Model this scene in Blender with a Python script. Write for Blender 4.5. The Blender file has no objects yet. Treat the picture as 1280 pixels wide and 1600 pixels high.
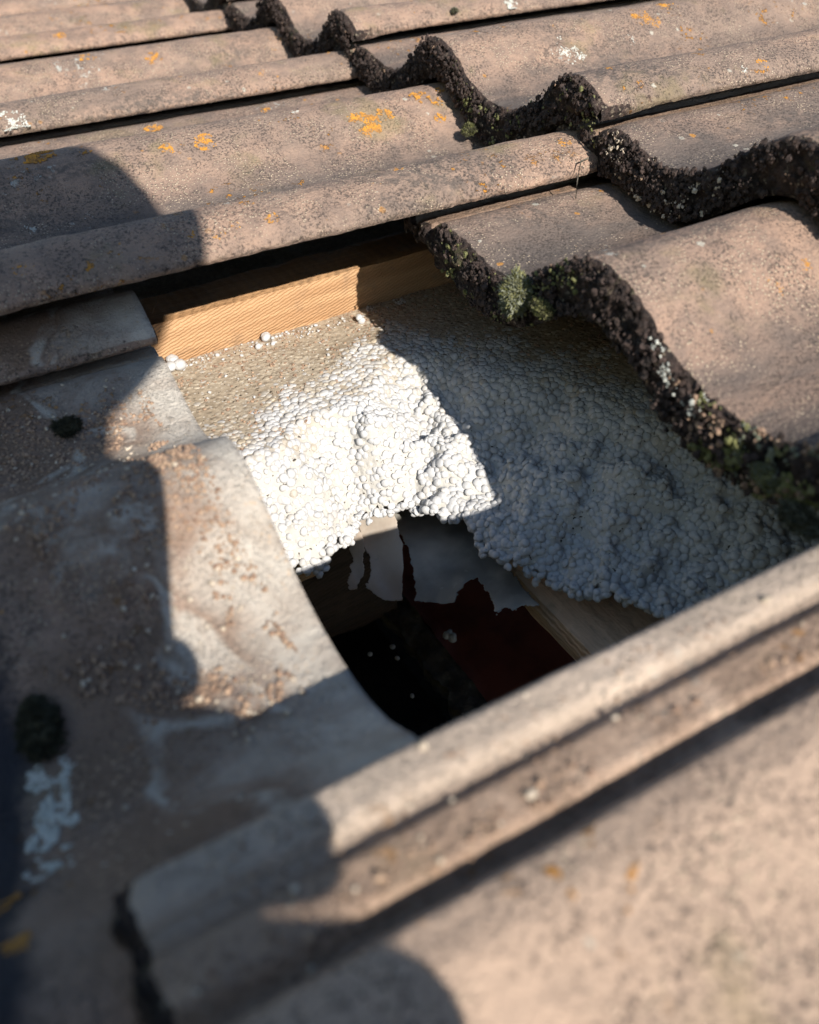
import bpy, math, random
import numpy as np
from mathutils import Matrix, Vector
random.seed(7); rng = np.random.default_rng(7)
S = bpy.context.scene
COL = S.collection
MM = 0.001
# ------------------------------------------------------------------ frame
# All building is done in the roof's own frame, in millimetres: U up the slope, V along the eaves, Z off the roof.
PITCH = math.radians(30)
M = Matrix.Rotation(-PITCH, 4, 'Y')
M.translation = Vector((0, 0, 4.6))
# ------------------------------------------------------------------ camera
cam = bpy.data.cameras.new('camera'); camo = bpy.data.objects.new('camera', cam); COL.objects.link(camo)
RT = Vector((0.87562985, -0.47908827, -0.06121109)); DN = Vector((-0.34586499, -0.53352341, -0.77183559)); FW = Vector((0.33711983, 0.69701305, -0.63286889))
CP = Vector((-305.5, -363.8, 134.7))
R3 = Matrix((RT, -DN, -FW)).transposed().to_4x4(); R3.translation = CP * MM
camo.matrix_world = M @ R3
cam.sensor_fit = 'VERTICAL'; cam.sensor_height = 36; cam.sensor_width = 28.8
cam.lens = 1300.75 / 1600 * 36
cam.clip_start = 0.01; cam.clip_end = 300
cam.dof.use_dof = True; cam.dof.focus_distance = 0.455; cam.dof.aperture_fstop = 8.8; cam.dof.aperture_blades = 0
S.camera = camo
# ------------------------------------------------------------------ light
SUN = Vector((0.08, -1.58, 1.0)).normalized()          # towards the sun, roof frame
sw = (M.to_3x3() @ SUN).normalized()
elev = math.asin(sw.z); azi = math.atan2(sw.x, sw.y)
W = bpy.data.worlds.new('World'); S.world = W; W.use_nodes = True
nt = W.node_tree; nt.nodes.clear()
sky = nt.nodes.new('ShaderNodeTexSky'); sky.sky_type = 'NISHITA'; sky.sun_disc = False
sky.sun_elevation = elev; sky.sun_rotation = azi; sky.air_density = 1.0; sky.dust_density = 0.2; sky.ozone_density = 2.0
bg = nt.nodes.new('ShaderNodeBackground'); bg.inputs[1].default_value = 0.085
wo = nt.nodes.new('ShaderNodeOutputWorld'); nt.links.new(sky.outputs[0], bg.inputs[0]); nt.links.new(bg.outputs[0], wo.inputs[0])
sl = bpy.data.lights.new('sun', 'SUN'); sl.energy = 4.8; sl.angle = math.radians(0.53); sl.color = (1.0, 0.94, 0.86)
so = bpy.data.objects.new('sun', sl); COL.objects.link(so)
so.matrix_world = Matrix.Translation((0, -6, 10)) @ sw.to_track_quat('Z', 'Y').to_matrix().to_4x4()
S.view_settings.view_transform = 'Standard'; S.view_settings.look = 'None'
S.view_settings.exposure = 0.70; S.view_settings.gamma = 1.0; S.view_settings.use_curve_mapping = False
S.render.engine = 'CYCLES'

# ------------------------------------------------------------------ helpers
_tab = rng.random(4096)
def _h(i, j, k):
    n = (i * 73856093) ^ (j * 19349663) ^ (k * 83492791)
    n = (n ^ (n >> 13)) * 1274126177
    return _tab[(n ^ (n >> 16)) & 4095]
def vnoise(x, y, z):
    x = np.asarray(x, float); y = np.asarray(y, float); z = np.asarray(z, float)
    x, y, z = np.broadcast_arrays(x, y, z)
    xi = np.floor(x).astype(np.int64); yi = np.floor(y).astype(np.int64); zi = np.floor(z).astype(np.int64)
    fx = x - xi; fy = y - yi; fz = z - zi
    fx = fx*fx*(3-2*fx); fy = fy*fy*(3-2*fy); fz = fz*fz*(3-2*fz)
    r = 0
    for a in (0, 1):
        for b in (0, 1):
            for c in (0, 1):
                r = r + _h(xi+a, yi+b, zi+c) * (fx if a else 1-fx) * (fy if b else 1-fy) * (fz if c else 1-fz)
    return r * 2 - 1
def fbm(x, y, z, o=4, g=0.5):
    r = 0; a = 1; n = 0
    for i in range(o):
        r = r + a * vnoise(x * 2**i + 17*i, y * 2**i + 5*i, z * 2**i + 31*i); n += a; a *= g
    return r / n
def sstep(a, b, x):
    t = np.clip((x - a) / (b - a), 0, 1); return t*t*(3-2*t)

def mesh(name, V, F, mats=(), smooth=True, attrs=None, matidx=None):
    me = bpy.data.meshes.new(name)
    V = np.asarray(V, float) * MM
    me.vertices.add(len(V)); me.vertices.foreach_set('co', V.ravel())
    if isinstance(F, np.ndarray):
        n = F.shape[1]; L = F.ravel(); st = np.arange(len(F)) * n; tot = np.full(len(F), n)
    else:
        tot = np.array([len(f) for f in F]); L = np.concatenate([np.asarray(f) for f in F]); st = np.concatenate([[0], np.cumsum(tot)[:-1]])
    me.loops.add(len(L)); me.loops.foreach_set('vertex_index', L.astype(np.int32))
    me.polygons.add(len(st)); me.polygons.foreach_set('loop_start', st.astype(np.int32)); me.polygons.foreach_set('loop_total', tot.astype(np.int32))
    for m in (mats if isinstance(mats, (list, tuple)) else [mats]): me.materials.append(m)
    if matidx is not None: me.polygons.foreach_set('material_index', np.asarray(matidx, np.int32))
    me.update(calc_edges=True); me.validate()
    me.polygons.foreach_set('use_smooth', np.full(len(me.polygons), smooth))
    if attrs:
        for k, v in attrs.items():
            a = me.attributes.new(k, 'FLOAT', 'POINT'); a.data.foreach_set('value', np.asarray(v, np.float32))
    return me
def tag(o, label=None, cat=None, group=None, kind=None):
    if label: o['label'] = label
    if cat: o['category'] = cat
    if group: o['group'] = group
    if kind: o['kind'] = kind
    return o
def link(name, me, parent=None, loc=(0, 0, 0), rot=None):
    o = bpy.data.objects.new(name, me); COL.objects.link(o)
    T = Matrix.Translation(Vector(loc) * MM)
    if rot is not None: T = T @ rot.to_4x4()
    if parent is not None:
        o.parent = parent; o.matrix_local = T
    else: o.matrix_world = M @ T
    return o
def bx(u0, u1, v0, v1, z0, z1, o=(0, 0, 0)):
    V = [(u, v, z) for u in (u0, u1) for v in (v0, v1) for z in (z0, z1)]
    V = [(a-o[0], b-o[1], c-o[2]) for a, b, c in V]
    F = [(0, 1, 3, 2), (4, 6, 7, 5), (0, 4, 5, 1), (2, 3, 7, 6), (0, 2, 6, 4), (1, 5, 7, 3)]
    return V, F
def gridbox(u0, u1, v0, v1, z0, z1, step, amp, seed=0, rnd=1.5):
    """a board with softened arrises and a slightly uneven sawn surface"""
    nu = max(2, int((u1-u0)/step)); nv = max(2, int((v1-v0)/step)); nz = max(2, int((z1-z0)/step))
    V = []; F = []; idx = {}
    def vid(i, j, k):
        key = (i, j, k)
        if key not in idx: idx[key] = len(V); V.append((u0+(u1-u0)*i/nu, v0+(v1-v0)*j/nv, z0+(z1-z0)*k/nz))
        return idx[key]
    for i in range(nu):
        for j in range(nv):
            F.append((vid(i,j,0), vid(i,j+1,0), vid(i+1,j+1,0), vid(i+1,j,0))); F.append((vid(i,j,nz), vid(i+1,j,nz), vid(i+1,j+1,nz), vid(i,j+1,nz)))
        for k in range(nz):
            F.append((vid(i,0,k), vid(i+1,0,k), vid(i+1,0,k+1), vid(i,0,k+1))); F.append((vid(i,nv,k), vid(i,nv,k+1), vid(i+1,nv,k+1), vid(i+1,nv,k)))
    for j in range(nv):
        for k in range(nz):
            F.append((vid(0,j,k), vid(0,j,k+1), vid(0,j+1,k+1), vid(0,j+1,k))); F.append((vid(nu,j,k), vid(nu,j+1,k), vid(nu,j+1,k+1), vid(nu,j,k+1)))
    A = np.array(V)
    lo = np.array([u0, v0, z0]); hi = np.array([u1, v1, z1])
    near = np.minimum(A-lo, hi-A) < 1e-6
    e = near.sum(1) >= 2
    c = (lo+hi)/2
    A[e] -= np.sign(A[e]-c) * near[e] * rnd * (0.6 + 0.5*vnoise(A[e][:, 0]/9+seed, A[e][:, 1]/9, A[e][:, 2]/9))[:, None]
    A += np.stack([fbm(A[:, 0]/12+seed, A[:, 1]/12+k*7, A[:, 2]/12, 2) for k in range(3)], 1) * amp
    return A, np.array(F)
_ICO = {}
def ico(sub):
    if sub in _ICO: return _ICO[sub]
    t = (1+5**.5)/2
    v = [(-1,t,0),(1,t,0),(-1,-t,0),(1,-t,0),(0,-1,t),(0,1,t),(0,-1,-t),(0,1,-t),(t,0,-1),(t,0,1),(-t,0,-1),(-t,0,1)]
    f = [(0,11,5),(0,5,1),(0,1,7),(0,7,10),(0,10,11),(1,5,9),(5,11,4),(11,10,2),(10,7,6),(7,1,8),(3,9,4),(3,4,2),(3,2,6),(3,6,8),(3,8,9),(4,9,5),(2,4,11),(6,2,10),(8,6,7),(9,8,1)]
    v = [np.array(a, float)/np.linalg.norm(a) for a in v]
    for _ in range(sub):
        nf = []; mid = {}
        def m(a, b):
            k = (min(a, b), max(a, b))
            if k not in mid:
                p = v[a]+v[b]; v.append(p/np.linalg.norm(p)); mid[k] = len(v)-1
            return mid[k]
        for a, b, c in f:
            x, y, z = m(a, b), m(b, c), m(c, a); nf += [(a, x, z), (b, y, x), (c, z, y), (x, y, z)]
        f = nf
    _ICO[sub] = (np.array(v), np.array(f)); return _ICO[sub]
def blobs(P, R, sub=1, normals=None, flat=0.75, jag=0.12, seed=1, tilt=.22):
    """many small rounded grains as arrays of one mesh; P centres, R radii (mm)"""
    g = np.random.default_rng(seed)
    bv, bf = ico(sub); n = len(P); k = len(bv)
    if normals is None: N = np.tile([0, 0, 1.], (n, 1))
    else: N = normals / np.linalg.norm(normals, axis=1)[:, None]
    N = N + g.normal(0, tilt, (n, 3)); N /= np.linalg.norm(N, axis=1)[:, None]
    T = np.cross(N, g.normal(0, 1, (n, 3))); T /= np.linalg.norm(T, axis=1)[:, None]; B = np.cross(N, T)
    sc = np.stack([g.uniform(.85, 1.18, n), g.uniform(.85, 1.18, n), flat*g.uniform(.8, 1.2, n)], 1) * np.asarray(R).reshape(-1, 1)
    L = bv[None] * (1 + g.normal(0, jag, (n, k, 1)))
    W_ = (L[..., 0:1]*sc[:, None, 0:1]*T[:, None] + L[..., 1:2]*sc[:, None, 1:2]*B[:, None] + L[..., 2:3]*sc[:, None, 2:3]*N[:, None]) + P[:, None]
    F = bf[None] + (np.arange(n)*k)[:, None, None]
    return W_.reshape(-1, 3), F.reshape(-1, 3)

# ------------------------------------------------------------------ materials
class NT:
    def __init__(s, name):
        s.m = bpy.data.materials.new(name); s.m.use_nodes = True; s.t = s.m.node_tree; s.t.nodes.clear()
        s.out = s.t.nodes.new('ShaderNodeOutputMaterial'); s.b = s.t.nodes.new('ShaderNodeBsdfPrincipled'); s.t.links.new(s.b.outputs[0], s.out.inputs[0])
        s.b.inputs['Specular IOR Level'].default_value = 0.25
    def n(s, ty, **kw):
        q = s.t.nodes.new(ty)
        for k, v in kw.items():
            if hasattr(q, k): setattr(q, k, v)
        return q
    def l(s, a, b): s.t.links.new(a, b)
    def setin(s, sock, v):
        if isinstance(v, bpy.types.NodeSocket): s.l(v, sock)
        elif isinstance(v, (tuple, list)) and len(v) == 3 and sock.type == 'RGBA': sock.default_value = (*v, 1)
        else: sock.default_value = v
    def coords(s, scale=(1, 1, 1), rnd=True):
        tc = s.n('ShaderNodeTexCoord'); mp = s.n('ShaderNodeMapping'); mp.inputs['Scale'].default_value = scale
        if rnd:
            oi = s.n('ShaderNodeObjectInfo'); mu = s.n('ShaderNodeVectorMath', operation='SCALE'); s.setin(mu.inputs[0], (7.3, 3.1, 5.7)); s.l(oi.outputs['Random'], mu.inputs['Scale'])
            ad = s.n('ShaderNodeVectorMath', operation='ADD'); s.l(tc.outputs['Object'], ad.inputs[0]); s.l(mu.outputs[0], ad.inputs[1]); s.l(ad.outputs[0], mp.inputs[0])
        else: s.l(tc.outputs['Object'], mp.inputs[0])
        return mp.outputs[0]
    def noise(s, co, scale, detail=4, rough=.6, dist=0):
        q = s.n('ShaderNodeTexNoise'); s.l(co, q.inputs['Vector']); q.inputs['Scale'].default_value = scale; q.inputs['Detail'].default_value = detail; q.inputs['Roughness'].default_value = rough; q.inputs['Distortion'].default_value = dist
        return q.outputs['Fac']
    def vor(s, co, scale, feature='F1', out='Distance', rand=1):
        q = s.n('ShaderNodeTexVoronoi'); q.feature = feature; s.l(co, q.inputs['Vector']); q.inputs['Scale'].default_value = scale; q.inputs['Randomness'].default_value = rand
        return q.outputs[out]
    def ramp(s, x, a, b, lo=0., hi=1.):
        q = s.n('ShaderNodeMapRange'); q.interpolation_type = 'SMOOTHSTEP'; s.l(x, q.inputs[0])
        for i, v in enumerate((a, b, lo, hi)): q.inputs[i+1].default_value = v
        return q.outputs[0]
    def math(s, op, a, b=0.):
        q = s.n('ShaderNodeMath', operation=op); s.setin(q.inputs[0], a); s.setin(q.inputs[1], b); return q.outputs[0]
    def mul(s, *a):
        r = a[0]
        for b in a[1:]: r = s.math('MULTIPLY', r, b)
        return r
    def mix(s, f, a, b, bt='MIX'):
        q = s.n('ShaderNodeMix'); q.data_type = 'RGBA'; q.blend_type = bt; s.setin(q.inputs[0], f); s.setin(q.inputs[6], a); s.setin(q.inputs[7], b); return q.outputs[2]
    def attr(s, name):
        q = s.n('ShaderNodeAttribute'); q.attribute_name = name; return q.outputs['Fac']
    def bump(s, h, dist, strength=1.0, prev=None):
        q = s.n('ShaderNodeBump'); q.inputs['Strength'].default_value = strength; q.inputs['Distance'].default_value = dist; s.l(h, q.inputs['Height'])
        if prev is not None: s.l(prev, q.inputs['Normal'])
        return q.outputs[0]
    def fin(s, col, rough, nor=None):
        s.setin(s.b.inputs['Base Color'], col); s.setin(s.b.inputs['Roughness'], rough)
        if nor is not None: s.l(nor, s.b.inputs['Normal'])
        return s.m

def mat_tile():
    s = NT('concrete_tile')
    co = s.coords(); cl = s.coords((0.35, 1, 1))
    rough = s.attr('rough'); val = s.attr('valley'); cov = s.attr('covered')
    big = s.ramp(s.noise(cl, 16, 5, .62, .4), .38, .64)
    mid = s.ramp(s.noise(co, 70, 5, .65), .40, .66)
    fine = s.noise(co, 900, 3, .7)
    c = s.mix(big, (.375, .250, .182), (.275, .200, .155))
    c = s.mix(s.mul(mid, .7), c, (.20, .148, .12))
    soot = s.mul(s.ramp(s.noise(cl, 11, 4, .6, .5), .54, .66), s.ramp(s.noise(co, 240, 4, .7), .40, .60))
    c = s.mix(s.mul(soot, .8), c, (.10, .085, .075))
    c = s.mix(s.mul(s.attr('lighten'), .8), c, (.54, .395, .295))  # clean foreground tile lightened; its sunlit brightness is put into the colour
    # soot and dirt gathers where water runs
    c = s.mix(s.mul(val, s.ramp(s.noise(cl, 30, 5, .6), .22, .56), .92), c, (.118, .100, .090))
    # dark lichen specks 1-3 mm
    sp = s.mul(s.ramp(s.noise(co, 720, 4, .68), .53, .60), s.ramp(s.noise(co, 45, 3, .6), .33, .60))
    c = s.mix(s.mul(sp, .85), c, (.085, .070, .062))
    sp2 = s.mul(s.ramp(s.noise(co, 430, 3, .6), .60, .65), s.ramp(s.noise(co, 18, 2, .5), .40, .58))
    c = s.mix(s.mul(sp2, .6), c, (.07, .062, .058))
    # bare sand grains
    g = s.mul(s.ramp(s.vor(co, 560), .34, .20), s.ramp(s.noise(co, 36, 4, .6), .44, .60))
    c = s.mix(s.mul(g, .9), c, (.56, .45, .33))
    # faint yellow green algae film on the crowns
    al = s.mul(s.ramp(s.noise(co, 24, 4, .6), .56, .72), s.math('SUBTRACT', 1.0, val))
    c = s.mix(s.mul(al, .38), c, (.20, .175, .07))
    # orange crust lichen, small rosettes
    ol = s.mul(s.ramp(s.noise(co, 170, 4, .7), .585, .635), s.ramp(s.noise(co, 22, 2, .5), .57, .66))
    c = s.mix(s.mul(ol, .9), c, (.50, .22, .03))
    vd = s.vor(co, 130); vc = s.n('ShaderNodeTexVoronoi'); s.l(co, vc.inputs['Vector']); vc.inputs['Scale'].default_value = 130
    sep = s.n('ShaderNodeSeparateColor'); s.l(vc.outputs['Color'], sep.inputs[0])
    sizes = s.math('ADD', s.mul(sep.outputs[1], .22), s.mul(s.math('SUBTRACT', s.noise(co, 700, 3, .6), .5), .35))
    dot = s.mul(s.ramp(s.math('SUBTRACT', vd, sizes), .03, -.03), s.math('GREATER_THAN', sep.outputs[0], .72), s.ramp(s.noise(co, 14, 3, .6), .42, .56))
    c = s.mix(s.mul(dot, .85), c, s.mix(s.math('GREATER_THAN', sep.outputs[2], .45), (.46, .22, .05), (.46, .43, .36)))
    # pale grey crust lichen
    wl = s.mul(s.ramp(s.noise(co, 190, 3, .7), .58, .62), s.ramp(s.noise(co, 23, 2, .5), .655, .70))
    c = s.mix(s.mul(wl, .8), c, (.48, .48, .43))
    # efflorescence on the part that used to be covered
    # it starts in a wandering pale line and thins to a veil towards the head
    al_ = s.math('MULTIPLY', s.math('SUBTRACT', s.attr('along'), .875), 6.5)
    fld = s.math('ADD', al_, s.mul(s.math('SUBTRACT', s.noise(co, 17, 4, .5, .8), .5), 3.2))
    line = s.mul(s.ramp(s.math('ABSOLUTE', fld), .16, .0), s.ramp(s.noise(co, 40, 4, .6), .34, .58))
    veil = s.mul(s.ramp(fld, -.05, .5), s.ramp(s.noise(co, 30, 5, .65, .5), .32, .62))
    e1 = s.math('MAXIMUM', s.mul(line, .85), s.mul(veil, .58))
    ef = s.mul(cov, s.math('MINIMUM', s.math('ADD', e1, s.mul(s.attr('head'), .55)), 1.0))
    grimy = s.mul(cov, s.ramp(s.noise(co, 24, 5, .7), .34, .52))
    c = s.mix(s.mul(grimy, .75), c, (.215, .14, .095))
    c = s.mix(s.mul(ef, .80), c, (.58, .54, .47))
    blk = s.mul(s.ramp(s.math('ADD', s.attr('along'), s.mul(s.math('SUBTRACT', s.noise(co, 30, 4, .6), .5), .08)), .80, .775), s.attr('black'))  # algae-black exposed end, with blue sky reflection and deep shade put into the colour
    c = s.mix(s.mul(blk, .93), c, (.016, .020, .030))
    g2 = s.mul(cov, s.ramp(s.vor(co, 420), .34, .22), s.ramp(s.noise(co, 28, 4, .6), .50, .62))
    c = s.mix(s.mul(g2, .6), c, (.50, .36, .24))
    # broken faces and the butt end; its darkness away from the sun is painted
    rc = s.mix(s.ramp(s.noise(co, 120, 5, .7), .40, .62), (.030, .023, .021), (.085, .058, .048))
    rc = s.mix(s.ramp(s.noise(co, 300, 3, .6), .60, .68), rc, (.20, .16, .12))
    rc = s.mix(s.mul(s.ramp(s.noise(co, 60, 4, .7), .60, .70), .7), rc, (.075, .08, .035))
    rc = s.mix(s.mul(s.ramp(s.vor(co, 330), .30, .16), s.ramp(s.noise(co, 75, 3, .6), .46, .58)), rc, (.40, .34, .25))
    edge = s.math('MULTIPLY', rough, 1.0)
    em = s.ramp(s.math('ADD', edge, s.mul(s.math('SUBTRACT', s.noise(co, 380, 4, .7), .5), .6)), .42, .58)
    c = s.mix(em, c, rc)
    h = s.math('ADD', s.mul(s.noise(co, 650, 4, .7), 1.0), s.mul(s.noise(co, 160, 4, .65), 1.2))
    h = s.math('SUBTRACT', h, s.mul(sp, .25)); h = s.math('ADD', h, s.mul(g, .5)); h = s.math('ADD', h, s.mul(ol, 1.2))
    n1 = s.bump(h, .0011, 1.0)
    hr = s.math('ADD', s.noise(co, 330, 5, .75), s.mul(s.noise(co, 110, 3, .6), 2.0))
    n2 = s.n('ShaderNodeBump'); n2.inputs['Distance'].default_value = .0022; s.l(hr, n2.inputs['Height']); s.l(em, n2.inputs['Strength']); s.l(n1, n2.inputs['Normal'])
    ro = s.math('ADD', .62, s.mul(s.noise(co, 60, 3, .6), .35)); 
    return s.fin(c, ro, n2.outputs[0])
def mat_foam():
    s = NT('white_foam'); co = s.coords(rnd=False); d = s.attr('dirt')
    n = s.noise(co, 160, 5, .7)
    m = s.ramp(s.math('ADD', d, s.mul(s.math('SUBTRACT', n, .5), 1.1)), .12, .92)
    dc = s.mix(s.ramp(s.noise(co, 420, 3, .7), .40, .62), (.46, .395, .30), (.33, .275, .205))
    c = s.mix(m, (.49, .488, .485), dc)
    c = s.mix(s.mul(s.ramp(s.noise(co, 90, 4, .7), .60, .72), .35), c, (.42, .36, .27))
    s.b.inputs['Subsurface Weight'].default_value = 0.0
    return s.fin(c, .62, s.bump(s.noise(co, 900, 3, .6), .0004, .5))
def mat_crust():
    s = NT('dirty_foam'); co = s.coords(rnd=False); d = s.attr('dirt')
    dc = s.mix(s.ramp(s.noise(co, 300, 5, .7), .38, .62), (.48, .405, .305), (.34, .28, .21))
    dc = s.mix(s.mul(s.ramp(s.noise(co, 34, 4, .65), .45, .65), .5), dc, (.27, .21, .145))
    c = s.mix(s.ramp(d, .05, .50), (.46, .44, .40), dc)
    c = s.mix(s.mul(s.ramp(s.vor(co, 300), .26, .14), .6), c, (.74, .70, .62))
    c = s.mix(s.ramp(s.noise(co, 520, 2, .5), .66, .70), c, (.05, .04, .03))
    h = s.math('ADD', s.noise(co, 260, 5, .7), s.mul(s.ramp(s.vor(co, 270), .6, .0), .8))
    return s.fin(c, .85, s.bump(h, .0007, .8))
def mat_wood(name, a, b, lines=420, axis='U', dirt=.2, rough=.62):
    s = NT(name)
    sc = (.05, 1, 1) if axis == 'U' else (1, .05, 1)
    co = s.coords(sc, False); c3 = s.coords((1, 1, 1), False)
    gr = s.ramp(s.noise(co, 170, 4, .6, .3), .35, .65)
    c = s.mix(gr, a, b)
    # saw marks: fine ridges a little off square to the length
    mp = s.n('ShaderNodeMapping'); s.l(c3, mp.inputs[0]); mp.inputs['Rotation'].default_value = (0, 0.30, 0.0)
    wv = s.n('ShaderNodeTexWave'); wv.bands_direction = 'Z'; wv.inputs['Scale'].default_value = lines*.33; wv.inputs['Distortion'].default_value = 3.2; wv.inputs['Detail'].default_value = 2; wv.inputs['Detail Scale'].default_value = 2.0
    s.l(mp.outputs[0], wv.inputs['Vector'])
    c = s.mix(s.mul(wv.outputs['Fac'], .25), c, tuple(x*.62 for x in b))
    c = s.mix(s.mul(s.ramp(s.noise(c3, 45, 5, .7), .52, .70), dirt), c, (.16, .11, .07))
    return s.fin(c, rough, s.bump(s.math('ADD', s.mul(wv.outputs['Fac'], .8), s.noise(co, 500, 4, .6)), .0009, .6))
def mat_plain(name, a, b, scale=60, rough=.8, bd=.0006, bs=300):
    s = NT(name); co = s.coords()
    c = s.mix(s.ramp(s.noise(co, scale, 5, .65), .35, .65), a, b)
    return s.fin(c, rough, s.bump(s.noise(co, bs, 4, .65), bd, .8))
def mat_foil(nm, ca, cb):
    s = NT(nm); co = s.coords(rnd=False)
    c = s.mix(s.ramp(s.noise(co, 26, 5, .6), .40, .66), ca, cb)
    c = s.mix(s.mul(s.ramp(s.noise(co, 260, 3, .6), .66, .70), .7), c, (.45, .43, .38))
    s.fin(c, .34, s.bump(s.noise(co, 30, 4, .55), .003, .5)); s.b.inputs['Specular IOR Level'].default_value = .5
    tr = s.n('ShaderNodeBsdfTranslucent'); s.setin(tr.inputs[0], (.55, .45, .36)); tp = s.n('ShaderNodeBsdfTransparent')
    m1 = s.n('ShaderNodeMixShader'); m1.inputs[0].default_value = .30; s.l(s.b.outputs[0], m1.inputs[1]); s.l(tr.outputs[0], m1.inputs[2])
    m2 = s.n('ShaderNodeMixShader'); m2.inputs[0].default_value = .10; s.l(m1.outputs[0], m2.inputs[1]); s.l(tp.outputs[0], m2.inputs[2])
    s.l(m2.outputs[0], s.out.inputs[0]); return s.m
TILE = mat_tile(); FOAM = mat_foam(); CRUST = mat_crust(); FOIL = mat_foil('vapour_foil', (.27, .275, .25), (.60, .57, .50))
PINE = mat_wood('sawn_pine', (.50, .30, .155), (.38, .215, .105), 520, 'U', .45)
BROWN = mat_wood('planed_beam', (.82, .55, .34), (.66, .42, .25), 300, 'V', .35)
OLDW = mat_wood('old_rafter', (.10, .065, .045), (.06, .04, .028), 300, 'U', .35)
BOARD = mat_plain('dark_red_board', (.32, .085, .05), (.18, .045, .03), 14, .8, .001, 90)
CAVITY = mat_plain('cavity_black', (.012, .011, .010), (.022, .019, .016), 70, .95, .003, 260)  # near black: the darkness of the closed cavity is put into the colour
FRAY = mat_plain('grey_fibre_edge', (.20, .17, .13), (.10, .09, .07), 90, .95, .003, 260)
OCHRE = mat_plain('orange_lichen', (.58, .27, .04), (.33, .17, .06), 300, .9, .0008, 900)
PALE = mat_plain('pale_lichen', (.60, .60, .54), (.44, .45, .40), 300, .9, .0008, 900)
MOSSG = mat_plain('green_moss', (.115, .120, .038), (.20, .195, .095), 260, .9, .0006, 700)
MOSSD = mat_plain('dark_moss', (.030, .030, .018), (.055, .050, .028), 260, .9, .0006, 700)
MOSSP = mat_plain('grey_moss', (.24, .25, .19), (.14, .15, .10), 260, .9, .0006, 700)
GRIT = mat_plain('loose_grit', (.40, .28, .19), (.22, .14, .10), 500, .85, .0004, 900)
GRITL = mat_plain('pale_grit', (.58, .50, .40), (.42, .34, .25), 500, .7, .0004, 900)

# ------------------------------------------------------------------ roof tiles
LEN, EXPO, COVER, LOCK = 420., 340., 300., 37.
SL = 0.019                                             # a tile's top falls this much towards its head
cw = np.array([0, 8, 22, 38, 52.6, 68, 84, 100, 112, 124, 136, 148, 164, 182, 202.6, 222, 240, 254, 264, 274, 284, 292, 297, 300.])
cz = np.array([7.4, 8.6, 6.0, 1.9, 0, 2.2, 9.5, 20, 26.4, 29, 27.2, 21.5, 10.5, 2.4, 0, 2.4, 11, 21.5, 27, 29, 27.4, 24, 21, 18.])
def smooth_interp(x, xs, ys):
    # monotone cubic (Catmull-Rom slopes)
    m = np.gradient(ys, xs); i = np.clip(np.searchsorted(xs, x)-1, 0, len(xs)-2)
    h = xs[i+1]-xs[i]; t = (x-xs[i])/h
    return (2*t**3-3*t**2+1)*ys[i] + (t**3-2*t**2+t)*h*m[i] + (-2*t**3+3*t**2)*ys[i+1] + (t**3-t**2)*h*m[i+1]
LX = [-37, -36, -34.5, -27.6, -26.2, -25.2, -20.9, -19.6, -18.4, -9.5, -8, -6.2, -4, -2.0, 0]
def prof(w):
    w = np.asarray(w, float)
    body = smooth_interp(np.clip(w, 0, 300), cw, cz)
    lx = np.array(LX)
    lz = np.array([1.6, 3.8, 4.7, 4.6, 3.9, .9, .9, 3.0, 3.7, 3.9, 3.0, -.6, -.6, 4.6, 7.4])
    return np.where(w < 0, np.interp(w, lx, lz), body)
def thick(w, u):
    w = np.asarray(w, float); u = np.asarray(u, float)
    body = 12.5 + 12.0*np.exp(-(u/26.)**2)
    base = np.where(w < 0, 6.5 + 4*np.exp(-(u/26.)**2), body)
    edge = 4.6 + 3*np.exp(-(u/26.)**2)
    f = 1 - sstep(270, 294, w)
    return np.where(w > 262, edge + (base-edge)*f, base)
LEVEL = {k: 22.*k for k in range(-4, 5)}
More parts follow.
